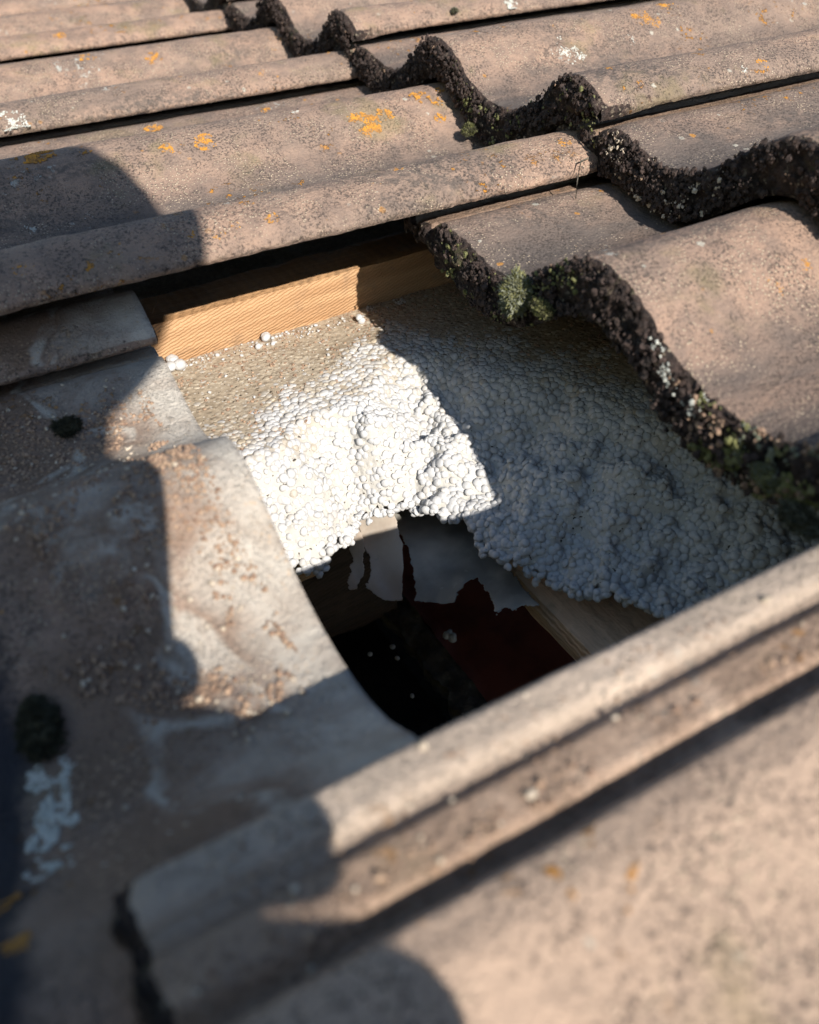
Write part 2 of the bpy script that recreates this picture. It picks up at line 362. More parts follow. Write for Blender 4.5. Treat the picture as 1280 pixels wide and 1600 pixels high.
def tile_mesh(seed, du, dw, rdisp=1.0, covered=False, vamt=1.0, lighten=0.0):
    w = np.arange(-LOCK, 300.01, dw)
    w = np.unique(np.concatenate([w, LX + [297, 300]]))
    w = w[np.concatenate([[True], np.diff(w) > .3])]
    ut = np.unique(np.concatenate([np.arange(LEN, 12, -du), [12, 9, 6.5, 4.5, 3, 1.8, .8, 0]]))[::-1]
    nb = max(5, int(25/max(1.3, dw)));
    ub = np.unique(np.concatenate([[0, 3, 7, 14, 25, 40], np.arange(60, LEN+.1, 30)]))
    # columns of (u, kind, t)
    rows = [(u, 0, 0.) for u in ut] + [(0., 1, (k+1)/(nb+1)) for k in range(nb)] + [(u, 2, 1.) for u in ub] + [(LEN, 3, .5)]
    U = np.array([r[0] for r in rows])[:, None] + 0*w[None]; K = np.array([r[1] for r in rows])[:, None] + 0*w[None]; T = np.array([r[2] for r in rows])[:, None] + 0*w[None]
    Wd = w[None] + 0*U
    zt = prof(Wd) - SL*U; th = thick(Wd, U)
    # soften the top arris at the butt
    zt = zt - 2.2*np.exp(-U/2.2)*(K == 0) - 1.0*np.exp(-U/2.2)*(K == 1)
    Z = zt - th*T
    butt = np.exp(-U/5.)
    o = seed*61.7
    # butt bulges and is broken and pitted
    n1 = fbm(U/9+o, Wd/9, Z/9, 4, .6); n2 = fbm(U/3.2+o, Wd/3.2+9, Z/3.2, 3, .6); n3 = fbm(U/30+o, Wd/34, Z/30+4, 2)
    rough = np.where(K == 0, sstep(4.5, .5, U)*1.0, np.where(K == 2, .9, 1.0))
    sidew = sstep(296.5, 300, Wd)
    rough = np.maximum(rough, np.where(K == 0, sstep(294, 300, Wd)*.43, 1))
    amp = np.where(K == 1, 1.0, np.where(K == 0, butt*.9, np.where(K == 2, .5*np.exp(-U/30)+.12, .3)))
    Un = U - (n1*3.6 + n2*2.4 - .4 + n3*2.2)*amp*rdisp - np.where(K == 1, 1.8*np.sin(np.pi*T), 0)
    Zn = Z + np.where(K >= 1, (n2*1.0 + n1*1.6)*amp*rdisp, 0)
    ns = fbm(U/48+o, Wd/48, 3, 3); ng = fbm(U/5+o, Wd/5, 7, 3, .6)
    top = (K == 0)
    Zn = Zn + top*(ns*.9 + ng*.28*rdisp + fbm(U/9+o, Wd/9+40, 1, 2)*butt*1.3*rdisp)
    # near edge is ragged
    re = fbm(U/7+o, 2.2, Z/7, 4, .6)
    ed = sstep(288, 300, Wd)
    Wn = Wd + ed*re*1.5*rdisp + (K == 1)*n1*.5
    Zn = Zn + sstep(293, 300, Wd)*fbm(U/5+o, 8.2, 0, 3, .6)*1.1*rdisp*top
    nr, nc = U.shape
    V = np.stack([Un, COVER-Wn, Zn], -1).reshape(-1, 3)       # local: origin at butt, near edge
    I = np.arange(nr*nc).reshape(nr, nc)
    In = np.roll(I, -1, 0)
    F = np.stack([I[:, :-1], In[:, :-1], In[:, 1:], I[:, 1:]], -1).reshape(-1, 4)
    F = [F]
    # side caps: for each side stitch top row to bottom row with extra rough rows
    att_r = [rough.ravel()]; att_v = [(np.clip(1-prof(Wd)/13., 0, 1)*(Wd > 3)*vamt).ravel()]
    cu = sstep(326, 346, U + 9*fbm(U/20+o, Wd/20, 5, 3)) if covered else np.zeros_like(U)
    cu = np.maximum(cu, sstep(3, -3, Wd)*(1 if covered else .75))
    att_c = [cu.ravel()]; att_h = [(np.maximum(sstep(385, 418, U)*(covered*1.), sstep(-20, -26, Wd))*(K == 0)).ravel()]
    Vs = [V]; base = len(V)
    nt_ = len(ut)
    for side, sgn in ((nc-1, 1), (0, -1)):
        # bottom z interpolated at ut
        zb = np.interp(ut, ub, Zn[nt_+nb: nt_+nb+len(ub), side]); 
        prev = I[:nt_, side]
        nk = 7 if side else 3
        uu = Un[:nt_, side]; ww = Wn[:nt_, side]; zz = Zn[:nt_, side]
        for k in range(1, nk+1):
            t = k/nk
            z = zz*(1-t) + zb*t
            d = (fbm(ut/5+o, z/5+3, 1.5, 4, .65)*1.6*rdisp + 1.2*math.sin(math.pi*t))*sgn*(1 if side else .4)
            Vs.append(np.stack([uu, COVER-(ww+d), z + (0 if k < nk else 0)*z], -1))
            ids = base + np.arange(nt_); base += nt_
            q = np.stack([prev[:-1], prev[1:], ids[1:], ids[:-1]], -1)
            F.append(q if side else q[:, ::-1])
            att_r.append(np.full(nt_, .43 if side else 1.0) + .5*np.exp(-ut/8)*(side > 0)); att_v.append(np.zeros(nt_)); att_c.append(np.zeros(nt_)); att_h.append(np.zeros(nt_)); prev = ids
    me = mesh('pantile', np.concatenate(Vs), np.concatenate(F), TILE, True,
              {'rough': np.concatenate(att_r), 'valley': np.concatenate(att_v), 'covered': np.concatenate(att_c), 'head': np.concatenate(att_h), 'lighten': np.full(len(np.concatenate(Vs)), lighten), 'black': np.full(len(np.concatenate(Vs)), float(covered and vamt < .5)), 'along': np.clip(np.concatenate(Vs)[:, 0]/LEN, 0, 1)})
    return me
def surf_z(course, u, v, slid=0, ubutt=None):
    """height of the tile top at a roof point, for a tile of that course whose butt is at ubutt"""
    ub = EXPO*course if ubutt is None else ubutt
    w = (-v) % 300.0
    return LEVEL[course] - SL*(ub-EXPO*course) + float(prof(w)) - SL*(u-ub)

TILES = {}
ordn = ['first', 'second', 'third', 'fourth', 'fifth', 'sixth']
def tlabel(k, c):
    row = {-2: 'the lowest course', -1: 'the second lowest course', 0: 'the middle course', 1: 'the second highest course', 2: 'the highest course'}[k]
    cc = {0: 'first column past the hole', 1: 'second column beyond the hole', 2: 'third column beyond the hole', 3: 'fourth column beyond the hole', 4: 'fifth column beyond the hole', -1: 'in line with the hole', -2: 'in line with the blurred foreground tile', -3: 'nearer than the blurred foreground tile'}[c]
    return f'roof tile in {row}, {cc}'
special = {
    (-2, -1): 'tile left of the hole, pale stained head end laid bare, half in shadow',
    (-1, -1): 'tile pushed up over the foam, olive moss on its black butt end',
    (-1, -2): 'blurred foreground roof tile with bare pale interlocking strip and two dark grooves',
    (-1, 0): 'long tile with ragged lower edge right above the pine strip',
    (0, 0): 'roof tile with big white lichen spot on its crown, beyond the hole at upper right',
    (0, -1): 'tile at the right edge resting on the pushed up tile',
    (-2, -2): 'dark shadowed tile with orange lichens in the bottom left corner',
}
meshes = {}
for k in (-2, -1, 0, 1, 2):
    for c in (-3, -2, -1, 0, 1, 2, 3, 4):
        hero = (k, c) in ((-2, -1), (-1, -1), (-1, -2), (-1, 0), (0, 0), (0, -1))
        midr = (k, c) in ((0, 1), (-1, 1), (-1, 2), (0, 2), (1, 0), (1, 1), (1, -1), (-2, 0), (-2, -2))
        if hero: me = tile_mesh(k*9+c+40, 2.4, 1.15, 1.0, covered=(k, c) in ((-2, -1),), vamt={(-1, -2): .12, (-2, -1): .3}.get((k, c), 1.0), lighten=1.0 if (k, c) == (-1, -2) else 0.0)
        elif midr: me = tile_mesh(k*9+c+40, 4.0, 1.9, 1.0, covered=(k, c) == (-2, 0))
        else:
            key = (k+c) % 3
            if key not in meshes: meshes[key] = tile_mesh(key+3, 7, 3.2, 1.0)
            me = meshes[key]
        ub = EXPO*k; z = LEVEL[k]
        if (k, c) == (-1, -1): z -= SL*238; ub += 238
        if (k, c) == (-1, -2): ub += 14; z -= SL*14
        if k == -2: ub += 9; z -= 2.5
        org = Vector((ub, 300*c, z)); rot = None
        if (k, c) == (-2, -1):                              # this one lies a little skewed
            piv = Vector((-251, 0, z)); rot = Matrix.Rotation(-.019, 3, 'Z'); org = piv + rot @ (org-piv)
        o = link('pantile', me, None, org, rot)
        tag(o, special.get((k, c), tlabel(k, c)), 'roof tile', 'brown interlocking roof tiles laid in courses')
        TILES[(k, c)] = (o, ub, z)
def on_tile(kc, u, v):
    """local tile coordinates and slope frame of a roof point on that tile"""
    o, ub, z = TILES[kc]; k, c = kc
    lu = u-ub; w = 300*(c+1)-v
    zz = float(prof(w)) - SL*lu; dz = (float(prof(w+1))-float(prof(w-1)))/2
    n = Vector((SL, dz, 1)).normalized()               # dz/dw = -dz/dv
    return o, Vector((lu, v-300*c, zz)), n

# ------------------------------------------------------------------ under the tiles
def hole_poly():
    return [(-225, -61), (-213, -64), (-201, -57), (-190, -52), (-182, -44), (-175, -47), (-168, -49), (-154, -53), (-147, -67), (-136, -81), (-138, -103), (-132, -115), (-120, -131), (-117, -146), (-111, -157),
            (-102, -173), (-93, -187), (-92, -197), (-84, -215), (-66, -235), (-58, -262), (-60, -300), (-62, -345), (-345, -345), (-345, -85), (-262, -72)]
def poly_dist(P, poly):
    poly = np.array(poly, float); d = np.full(len(P), 1e9); ins = np.zeros(len(P), bool)
    for i in range(len(poly)):
        a = poly[i]; b = poly[(i+1) % len(poly)]; ab = b-a
        t = np.clip(((P-a)@ab)/(ab@ab), 0, 1); d = np.minimum(d, np.linalg.norm(P-(a+t[:, None]*ab), axis=1))
        cnd = ((a[1] > P[:, 1]) != (b[1] > P[:, 1])) & (P[:, 0] < (b[0]-a[0])*(P[:, 1]-a[1])/(b[1]-a[1]+1e-12)+a[0]); ins ^= cnd
    return np.where(ins, -d, d)
HP = hole_poly(); Z0 = -99.0
def foam_z(u, v):
    P = np.stack([u, v], -1).reshape(-1, 2); d = poly_dist(P, HP).reshape(np.shape(u))
    D = 34 + 50*sstep(-170, -110, u) + 22*sstep(-120, -200, v)
    D = D*(1 + .22*fbm(u/35, v/35, 2, 3))
    s = np.clip(1-d/D, 0, 1)
    z = Z0 - 46*s**1.25 + 1.2*fbm(u/30, v/30, 5, 3)
    lump = sstep(.02, .35, s)
    z = z + lump*(13.*fbm(u/26, v/26, 8, 3) + 7*fbm(u/9, v/9, 3, 3))
    dirt = 1 - sstep(-.80, .50, s + .30*fbm(u/20, v/20, 11, 4) - 0.60*sstep(6, 62, d - D))
    return z, d, s, dirt
# foam board: fine sheet round the hole, plain sheet beyond, cut face down the hole's sides
st = 2.0
us = np.arange(-350, 62, st); vs = np.arange(-352, 132, st)
UU, VV = np.meshgrid(us, vs, indexing='ij')
zz, dd, ss, dt = foam_z(UU, VV)
# pull in-hole points next to the rim down so that the rim has a face
inside = dd < 0
zz = np.where(inside, np.maximum(zz - 0, -400), zz)
UV = np.stack([UU, VV], -1).reshape(-1, 2)
I = np.arange(UU.size).reshape(UU.shape)
keep = ~(inside[:-1, :-1] | inside[1:, :-1] | inside[:-1, 1:] | inside[1:, 1:])
Q = np.stack([I[:-1, :-1], I[1:, :-1], I[1:, 1:], I[:-1, 1:]], -1)[keep]
Vt = np.stack([UU, VV, zz], -1).reshape(-1, 3)
# rim walls
from collections import Counter
ed = Counter(); dirE = {}
for q in Q:
    for a, b in ((q[0], q[1]), (q[1], q[2]), (q[2], q[3]), (q[3], q[0])):
        k_ = (min(a, b), max(a, b)); ed[k_] += 1; dirE[k_] = (a, b)
rim = [dirE[k_] for k_, n_ in ed.items() if n_ == 1]
vmap = {}; ex = []
def low(i):
    if i not in vmap:
        p = Vt[i].copy(); gq = np.array([-.35, -.9, 0]) if p[0] > -240 else np.array([0, 0, 0.]); p = p - gq*9 + np.array([0, 0, -8.]); vmap[i] = len(Vt)+len(ex); ex.append(p)
    return vmap[i]
RW = [(b, a, low(a), low(b)) for a, b in rim]
# outer sheet
far = [(-2200, -352), (-2200, 132), (-350, 132), (-350, -352), (62, -352), (62, 132), (2200, -352), (2200, 132), (-2200, 1700), (-350, 1700), (62, 1700), (2200, 1700), (-2200, -1500), (-350, -1500), (62, -1500), (2200, -1500)]
nb_ = len(Vt)+len(ex)
FV = np.array([(a, b, Z0) for a, b in far], float)
OF = [(0, 3, 2, 1), (4, 6, 7, 5), (1, 2, 9, 8), (2, 5, 10, 9), (5, 7, 11, 10), (12, 13, 3, 0), (13, 14, 4, 3), (14, 15, 6, 4)]
OF = [tuple(nb_+i for i in f) for f in OF]
allV = np.concatenate([Vt, np.array(ex), FV]); FF = [tuple(q) for q in Q] + RW + OF
dirt_att = np.concatenate([dt.ravel(), np.zeros(len(ex)), np.ones(len(FV))])
board = link('insulation_board', mesh('insulation_board', allV, FF, CRUST, True, {'dirt': dirt_att}))
tag(board, 'white bead foam insulation board, dirty on top, broken open around the dark hole', 'foam board')
# beads of the foam
gap = 2.95; B = []
g = np.random.default_rng(3)
i = 0
for a in np.arange(-262, 30, gap*.88):
    off = gap/2*(i % 2); i += 1
    for b in np.arange(-262, 96, gap): B.append((a, b+off))
Bp = np.array(B) + g.normal(0, .55, (len(B), 2))
bz, bd, bs_, bdirt = foam_z(Bp[:, 0], Bp[:, 1])
e_ = 1.0
gx = (foam_z(Bp[:, 0]+e_, Bp[:, 1])[0]-foam_z(Bp[:, 0]-e_, Bp[:, 1])[0])/(2*e_); gy = (foam_z(Bp[:, 0], Bp[:, 1]+e_)[0]-foam_z(Bp[:, 0], Bp[:, 1]-e_)[0])/(2*e_)
nrm = np.stack([-gx, -gy, np.ones_like(gx)], 1); nrm /= np.linalg.norm(nrm, axis=1)[:, None]
ok = (bd > -1.2) & (g.random(len(bd)) > .07)
ok &= (g.random(len(bd)) > np.clip(bdirt*1.7-.85, 0, .80)) 
# rim beads hang over the broken edge
Bp, bz, nrm, bdirt, bs2, bd = Bp[ok], bz[ok], nrm[ok], bdirt[ok], bs_[ok], bd[ok]
rad = 1.35 + 1.25*g.random(len(Bp))**.8; flatb = .60 - .30*sstep(.15, .7, bdirt)
sink = g.uniform(-.75, .45, len(Bp))*(1-.75*sstep(.2, .8, bdirt)) - .5*sstep(.2, .8, bdirt)
Pc = np.concatenate([Bp, bz[:, None]], 1) + nrm*sink[:, None]
# rim column of beads going down the broken face
rp = []
pl = np.array(HP[:22], float)
for q in range(len(pl)-1):
    L_ = np.linalg.norm(pl[q+1]-pl[q]); 
    for t in np.arange(0, 1, 2.9/max(L_, 3)):
        p = pl[q]*(1-t)+pl[q+1]*t
        zt_ = foam_z(np.array([p[0]]), np.array([p[1]]))[0][0]
        for kz in range(2):
            tz = zt_ - kz*2.9 + g.normal(0, .7)
            rp.append((p[0]+g.normal(0, 1.0), p[1]+g.normal(0, 1.0)+1.2*kz*.35, tz))
rp = np.array(rp)
Pc = np.concatenate([Pc, rp]); rad = np.concatenate([rad, g.uniform(1.8, 2.5, len(rp))]); flatb = np.concatenate([flatb, np.full(len(rp), .7)]); nrm = np.concatenate([nrm, g.normal(0, .6, (len(rp), 3)) + np.array([-.5, -.8, .2])]); bdirt = np.concatenate([bdirt, np.zeros(len(rp))])
# nearest, clearest beads are picked out singly
score = np.abs(Pc[:, 0]+165) + np.abs(Pc[:, 1]+35)*1.1
pick = np.argsort(score)[:300]; mask = np.ones(len(Pc), bool); mask[pick] = False
bdv = np.clip(bdirt + g.normal(0, .20, len(bdirt)), 0, 1)
bV, bF = blobs(Pc[mask], rad[mask], 1, nrm[mask], flatb[mask], .05, 5, .10)
beads = link('foam_beads', mesh('foam_beads', bV, bF, FOAM, True, {'dirt': np.repeat(bdv[mask], 42)}), board)
tag(beads, kind='stuff')
protos = []
for q in range(6):
    pv, pf = blobs(np.zeros((1, 3)), [2.05], 1, np.array([[0, 0, 1.]]), .6, .06, 50+q)
    protos.append(mesh('bead', pv, pf, FOAM, True, {'dirt': np.full(42, float(.1*(q % 3)))}))
for q, j in enumerate(pick):
    link('bead', protos[q % 6], board, Pc[j], Vector(nrm[j]).to_track_quat('Z', 'Y').to_matrix())
# loose beads and crumbs lying on the board
loose = [(-232, 84, 4.2, 4), (-241, 76, 2.4, 1), (-176, 86, 3.4, 3), (-183, 78, 2.6, 1), (-174, 77, 1.9, 1), (-207, 83, 1.9, 1), (-118, 72, 3.0, 2), (-143, 84, 1.6, 1)]
lt = ['large clump of white foam beads near the left end of the pine strip', 'round foam bead left of the largest bead clump', 'upright white foam crumb against the middle of the pine strip', 'round white bead just left of the upright foam crumb', 'small white bead just below the upright foam crumb', 'small flat bead between the clump and the crumb along the pine strip', 'white foam crumb at the right end of the sunlit pine strip', 'tiny white bead between the upright crumb and the shadow edge']
for (a, b, r, n_), lb in zip(loose, lt):
    P_ = np.array([[g.normal(0, r*.55) if n_ > 1 else 0, g.normal(0, r*.55) if n_ > 1 else 0, r*.5+ (g.uniform(0, r*.8) if n_ > 1 else 0)] for _ in range(n_)])
    v_, f_ = blobs(P_, np.full(n_, r*.8), 2, None, .8, .03, int(a+900))
    tag(link('foam_bead', mesh('foam_bead', v_, f_, FOAM, True, {'dirt': np.zeros(len(v_))}), None, (a, b, Z0)), lb, 'foam bead', 'loose foam beads on the dirty board')
n_ = 420; a = g.uniform(-256, -60, n_); b = 88 - np.abs(g.normal(0, 7, n_)); k_ = fbm(a/14, b/14, 4, 3) > .08
b2 = g.uniform(20, 88, n_); b = np.where(g.random(n_) < .3, b2, b)
v_, f_ = blobs(np.stack([a, b, foam_z(a, b)[0]+.5], 1)[k_], .3+.9*g.random(k_.sum())**2, 1, None, .7, .2, 18)
tag(link('foam_crumbs', mesh('foam_crumbs', v_, f_, FOAM, True, {'dirt': np.repeat(g.uniform(0, .6, k_.sum()), 42)})), 'tiny white foam crumbs scattered along the foot of the pine strip', 'foam crumbs', kind='stuff')
# dirt crumbs on the board
n_ = 2600; a = g.uniform(-258, 20, n_); b = g.uniform(-60, 92, n_); zc, dc_, _, dr = foam_z(a, b); k_ = (dr > .35) & ((b > 60) | (g.random(n_) < .45))
v_, f_ = blobs(np.stack([a, b, zc+.2], 1)[k_], g.uniform(.35, 1.2, k_.sum()), 0, None, .7, .2, 8)
tag(link('dirt_crumbs', mesh('dirt_crumbs', v_, f_, GRIT, False)), 'brown dirt crumbs strewn over the foam board beside the pine strip', 'dirt', kind='stuff')

# counter batten (the sunlit pine strip), tile battens, rafter, deck below
A, F = gridbox(-261, 330, 89, 128, Z0-1, -72, 6, .35, 3, 1.2)
tag(link('pine_strip', mesh('pine_strip', A, F, PINE, False)), 'orange sawn pine batten beyond the foam, its lower half sunlit', 'wooden batten')
A, F = gridbox(40, 78, -330, 640, -64.5, -45, 12, .3, 5, 1.2)
tag(link('tile_batten', mesh('tile_batten', A, F, PINE, False)), 'sawn batten running under the tiles above the hole', 'wooden batten')
A, F = gridbox(-304, -266, -330, 640, -90, -69, 12, .3, 6, 1.2)
tag(link('tile_batten', mesh('tile_batten', A, F, PINE, False)), 'sawn batten under the head of the tile left of the hole', 'wooden batten')

A, F = gridbox(-120, -52, -420, 84, -192, -173, 8, .5, 9, 2.0)
beam = tag(link('roof_beam', mesh('roof_beam', A, F, BROWN, False)), 'brown planed beam crossing inside the hole under the foam', 'wooden beam')
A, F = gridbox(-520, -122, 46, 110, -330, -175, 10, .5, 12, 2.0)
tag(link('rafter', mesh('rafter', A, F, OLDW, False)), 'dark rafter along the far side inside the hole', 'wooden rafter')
A, F = gridbox(-212, -194, -18, 44, -200, -174, 6, .4, 14, 1.0)
tag(link('wood_scrap', mesh('wood_scrap', A, F, PINE, False)), 'orange wood end peeping out under the lit foam rim', 'wooden block')
# the ceiling build-up seen at the bottom of the hole
def slab(name, u0, u1, v0, v1, z, mat, amp, step=9, sc=20., seed=0):
    a = np.arange(u0, u1+.1, step); b = np.arange(v0, v1+.1, step); A_, B_ = np.meshgrid(a, b, indexing='ij')
    Z_ = z + amp*fbm(A_/sc+seed, B_/sc, seed, 4, .6)
    ed_ = np.minimum.reduce([A_-u0, u1-A_])
    A2 = A_ + (ed_ < .1)*fbm(B_/14, seed, 2, 4, .7)*amp*1.6*np.sign(A_-(u0+u1)/2)
    I_ = np.arange(A_.size).reshape(A_.shape)
    V_ = np.concatenate([np.stack([A2, B_, Z_], -1).reshape(-1, 3), np.stack([A2, B_, Z_*0+z-12], -1).reshape(-1, 3)])
    n0 = A_.size; T_ = np.stack([I_[:-1, :-1], I_[1:, :-1], I_[1:, 1:], I_[:-1, 1:]], -1).reshape(-1, 4)
    F_ = [tuple(q) for q in T_] + [tuple(q[::-1]+n0) for q in T_]
    def wall(r):
        for x, y in zip(r[:-1], r[1:]): F_.append((x, x+n0, y+n0, y))
    wall(I_[0, :]); wall(I_[-1, ::-1]); wall(I_[::-1, 0]); wall(I_[:, -1])
    return mesh(name, V_, F_, mat, True)
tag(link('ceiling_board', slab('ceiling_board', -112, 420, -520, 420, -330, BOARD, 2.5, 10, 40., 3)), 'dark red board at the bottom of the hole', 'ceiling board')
tag(link('dark_layer', slab('dark_layer', -700, -134, -520, 420, -332, CAVITY, 5, 9, 30., 5)), 'black layer at the bottom left of the hole with a few white specks', 'felt layer')  # black sheet stands in for the unlit part of the floor
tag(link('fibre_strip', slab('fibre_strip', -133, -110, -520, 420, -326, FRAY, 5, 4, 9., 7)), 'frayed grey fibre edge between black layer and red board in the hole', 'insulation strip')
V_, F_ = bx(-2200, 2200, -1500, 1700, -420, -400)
tag(link('attic_ceiling', mesh('attic_ceiling', V_, F_, CAVITY, False)), kind='structure')
for q, (a, b, r) in enumerate([(-105, -5, 3.6), (-103, 3, 2.2), (-146, 12, 2.4), (-148, 1, 2.0), (-155, -34, 1.9), (-163, 15, 1.8)]):
    m_ = 3 if r > 3 else 1
    v_, f_ = blobs(g.normal(0, r*.5*(m_ > 1), (m_, 3)), np.full(m_, r*.9), 2, None, .8, .03, q+70)
    tag(link('foam_bead', mesh('foam_bead', v_, f_, FOAM, True, {'dirt': np.zeros(len(v_))}), None, (a, b, -326+r)),
        ['white foam crumb lying on the dark red board in the hole', 'small white bead touching the crumb on the dark red board', 'white bead high on the black layer in the hole, nearer the fibre edge', 'white bead just below the upper bead on the black layer', 'lowest white bead on the black layer deep in the hole', 'white bead farthest left on the black layer in the hole'][q], 'foam bead', 'foam beads fallen into the hole')

# torn foil hanging under the foam
FOIL_LIT = mat_foil('sunlit_foil', (.50, .41, .33), (.66, .60, .52))  # lighter copy of the foil; sunlight and brown reflection are put into its colour
def sheet(name, outline, label, zf, parent=None, fm=None, step=2.2, seed=1, thick_=.25):
    """a torn sheet: outline in roof U,V, height by zf(u,v)"""
    P = np.array(outline, float)
    lo = P.min(0)-step; hi = P.max(0)+step
    a = np.arange(lo[0], hi[0], step); b = np.arange(lo[1], hi[1], step); A_, B_ = np.meshgrid(a, b, indexing='ij')
    d_ = poly_dist(np.stack([A_, B_], -1).reshape(-1, 2), P).reshape(A_.shape)
    jit = fbm(A_/3., B_/3., seed, 3, .6)*1.4
    I_ = np.arange(A_.size).reshape(A_.shape)
    inn = (d_ + jit) < .6
    kp = inn[:-1, :-1] & inn[1:, :-1] & inn[1:, 1:] & inn[:-1, 1:]
    F_ = np.stack([I_[:-1, :-1], I_[1:, :-1], I_[1:, 1:], I_[:-1, 1:]], -1)[kp]
    # slide the border points to the outline for a crisp torn edge
    V_ = np.stack([A_, B_, zf(A_, B_)], -1).reshape(-1, 3)
    used = np.unique(F_); rem = -np.ones(len(V_), int); rem[used] = np.arange(len(used))
    me = mesh(name, V_[used], rem[F_], fm or FOIL, True)
    o = link(name, me, parent); sm = o.modifiers.new('thickness', 'SOLIDIFY'); sm.thickness = thick_*MM
    if label: tag(o, label, 'foil sheet')
    return o
main = [(-186, 4), (-117, 4), (-116, -48), (-121, -70), (-122, -103), (-125, -130), (-132, -124), (-137, -125), (-139, -120), (-145, -122), (-139, -107), (-138, -93), (-144, -92), (-151, -94), (-156, -99), (-161, -95), (-165, -90), (-171, -86), (-162, -67), (-158, -51), (-154, -27)]
sheet('foil_sheet', main, 'grey translucent foil with a torn jagged lower edge lying over the beam', lambda a, b: -169.5 + 2.0*fbm(a/18, b/18, 2, 3) - 8*sstep(-124, -170, a)*sstep(-20, -95, b) + 1.5*np.sin(b/9+a/14), None, None, .75, 3)
fl1 = [(-172, -8), (-156, -10), (-158, -37), (-162, -50), (-163, -57), (-176, -78), (-183, -71), (-189, -64), (-180, -52), (-179, -40)]
sheet('foil_flap', fl1, 'narrow brown grey foil flap hanging at the left of the torn sheet', lambda a, b: -150 - 26*sstep(-20, -75, b) + 7*np.sin((a+170)/7.5) , None, FOIL_LIT, .6, 5)
fl2 = [(-184, -14), (-176, -20), (-180, -44), (-188, -56), (-200, -66), (-197, -58), (-189, -46), (-185, -34)]
sheet('foil_flap', fl2, 'thin curled foil strip left of the hanging flap', lambda a, b: -154 - 20*sstep(-20, -62, b) + 4*np.sin((a+185)/4.), None, FOIL_LIT, .6, 8)

# ------------------------------------------------------------------ lichens, moss and grit
LICH = [(-1,0,-262,173,8.8,'o'),(-1,1,-259,303,9.5,'w'),(0,0,84,142,11.0,'w'),(-1,0,-67,149,8.3,'o'),(-1,0,-52,152,5.2,'o'),(-1,0,-71,154,4.1,'o'),(-1,0,-192,157,3.9,'o'),(-1,0,-169,157,5.9,'o'),(-1,0,-236,167,2.9,'o'),(-1,0,-171,281,5.4,'o'),(-1,0,-203,9,2.9,'o'),(-1,0,-222,10,2.2,'o'),(-1,0,-211,7,2.9,'o'),(-1,0,-184,9,2.9,'o'),(-1,0,-86,281,3.7,'o'),(-1,0,-126,14,2.3,'o'),(-1,0,-106,170,2.6,'w'),(-1,0,-20,162,5.4,'o'),(-1,0,-11,155,3.8,'o'),(-1,0,-3,165,2.8,'o'),(-1,0,-15,144,3.2,'o'),(-1,1,-7,455,4.7,'o'),(-1,1,-15,446,5.4,'o'),(-1,1,-10,322,4.7,'o'),(-1,-1,-40,-158,3.9,'o'),(-1,-1,-19,-154,2.7,'o'),(-1,-1,-54,-161,1.9,'o'),(-1,0,-294,11,3.5,'o'),(-1,2,-170,612,4.4,'o'),(-1,1,-174,465,6.0,'o'),(-1,1,-121,453,6.0,'o'),(-1,2,-96,773,5.1,'o'),(0,0,163,156,8.8,'o'),(0,0,190,163,7.8,'o'),(0,0,84,162,3.5,'o'),(0,0,24,26,2.8,'o'),(0,0,117,5,3.0,'o'),(-1,0,-12,16,3.5,'o'),(-1,1,-75,311,3.9,'o'),(-2,-1,-347,-244,3.4,'o'),(-2,-1,-341,-262,2.8,'o'),(-2,-1,-336,-152,2.4,'o'),(0,0,137,142,4.2,'w'),(0,1,147,302,5.0,'w'),(-1,0,-109,25,2.4,'o'),(0,0,102,4,2.0,'w'),(-2,-1,-334,-203,5.5,'w'),(-2,-1,-335,-212,5.5,'w'),(-2,-1,-337,-223,5.8,'w'),(-2,-1,-336,-235,5.0,'w')]
for q, (k, c, u, v, r, col) in enumerate(LICH):
    if (k, c) == (-1, -1) and u < -102: continue
    o, lp, nn = on_tile((k, c), u, v)
    gg = np.random.default_rng(q+11); n_ = int(min(900, 16*r*r))
    rr = r*np.sqrt(gg.random(n_))*1.05; th_ = gg.random(n_)*6.283
    du, dv = rr*np.cos(th_)*1.25, rr*np.sin(th_)
    ns_ = vnoise(du/ (r*.45)+q*3.1, dv/(r*.45), q) ; kp = (ns_ + .5*gg.normal(0, .5, n_)) > (-.10 + .5*(rr/r))
    du, dv = du[kp], dv[kp]
    if len(du) < 4: continue
    w_ = 300*(c+1)-(v+dv); zl = prof(w_) - SL*(lp.x+du)
    sl_ = (prof(w_+.5)-prof(w_-.5))
    P_ = np.stack([lp.x+du, lp.y+dv, zl], 1)
    v_, f_ = blobs(P_, gg.uniform(.22, .72, len(du))*(1 if r > 4 else .8), 1, np.stack([du*0+SL, sl_, du*0+1], 1), .38, .22, q)
    link('lichen', mesh('lichen', v_, f_, OCHRE if col == 'o' else PALE, False), o)

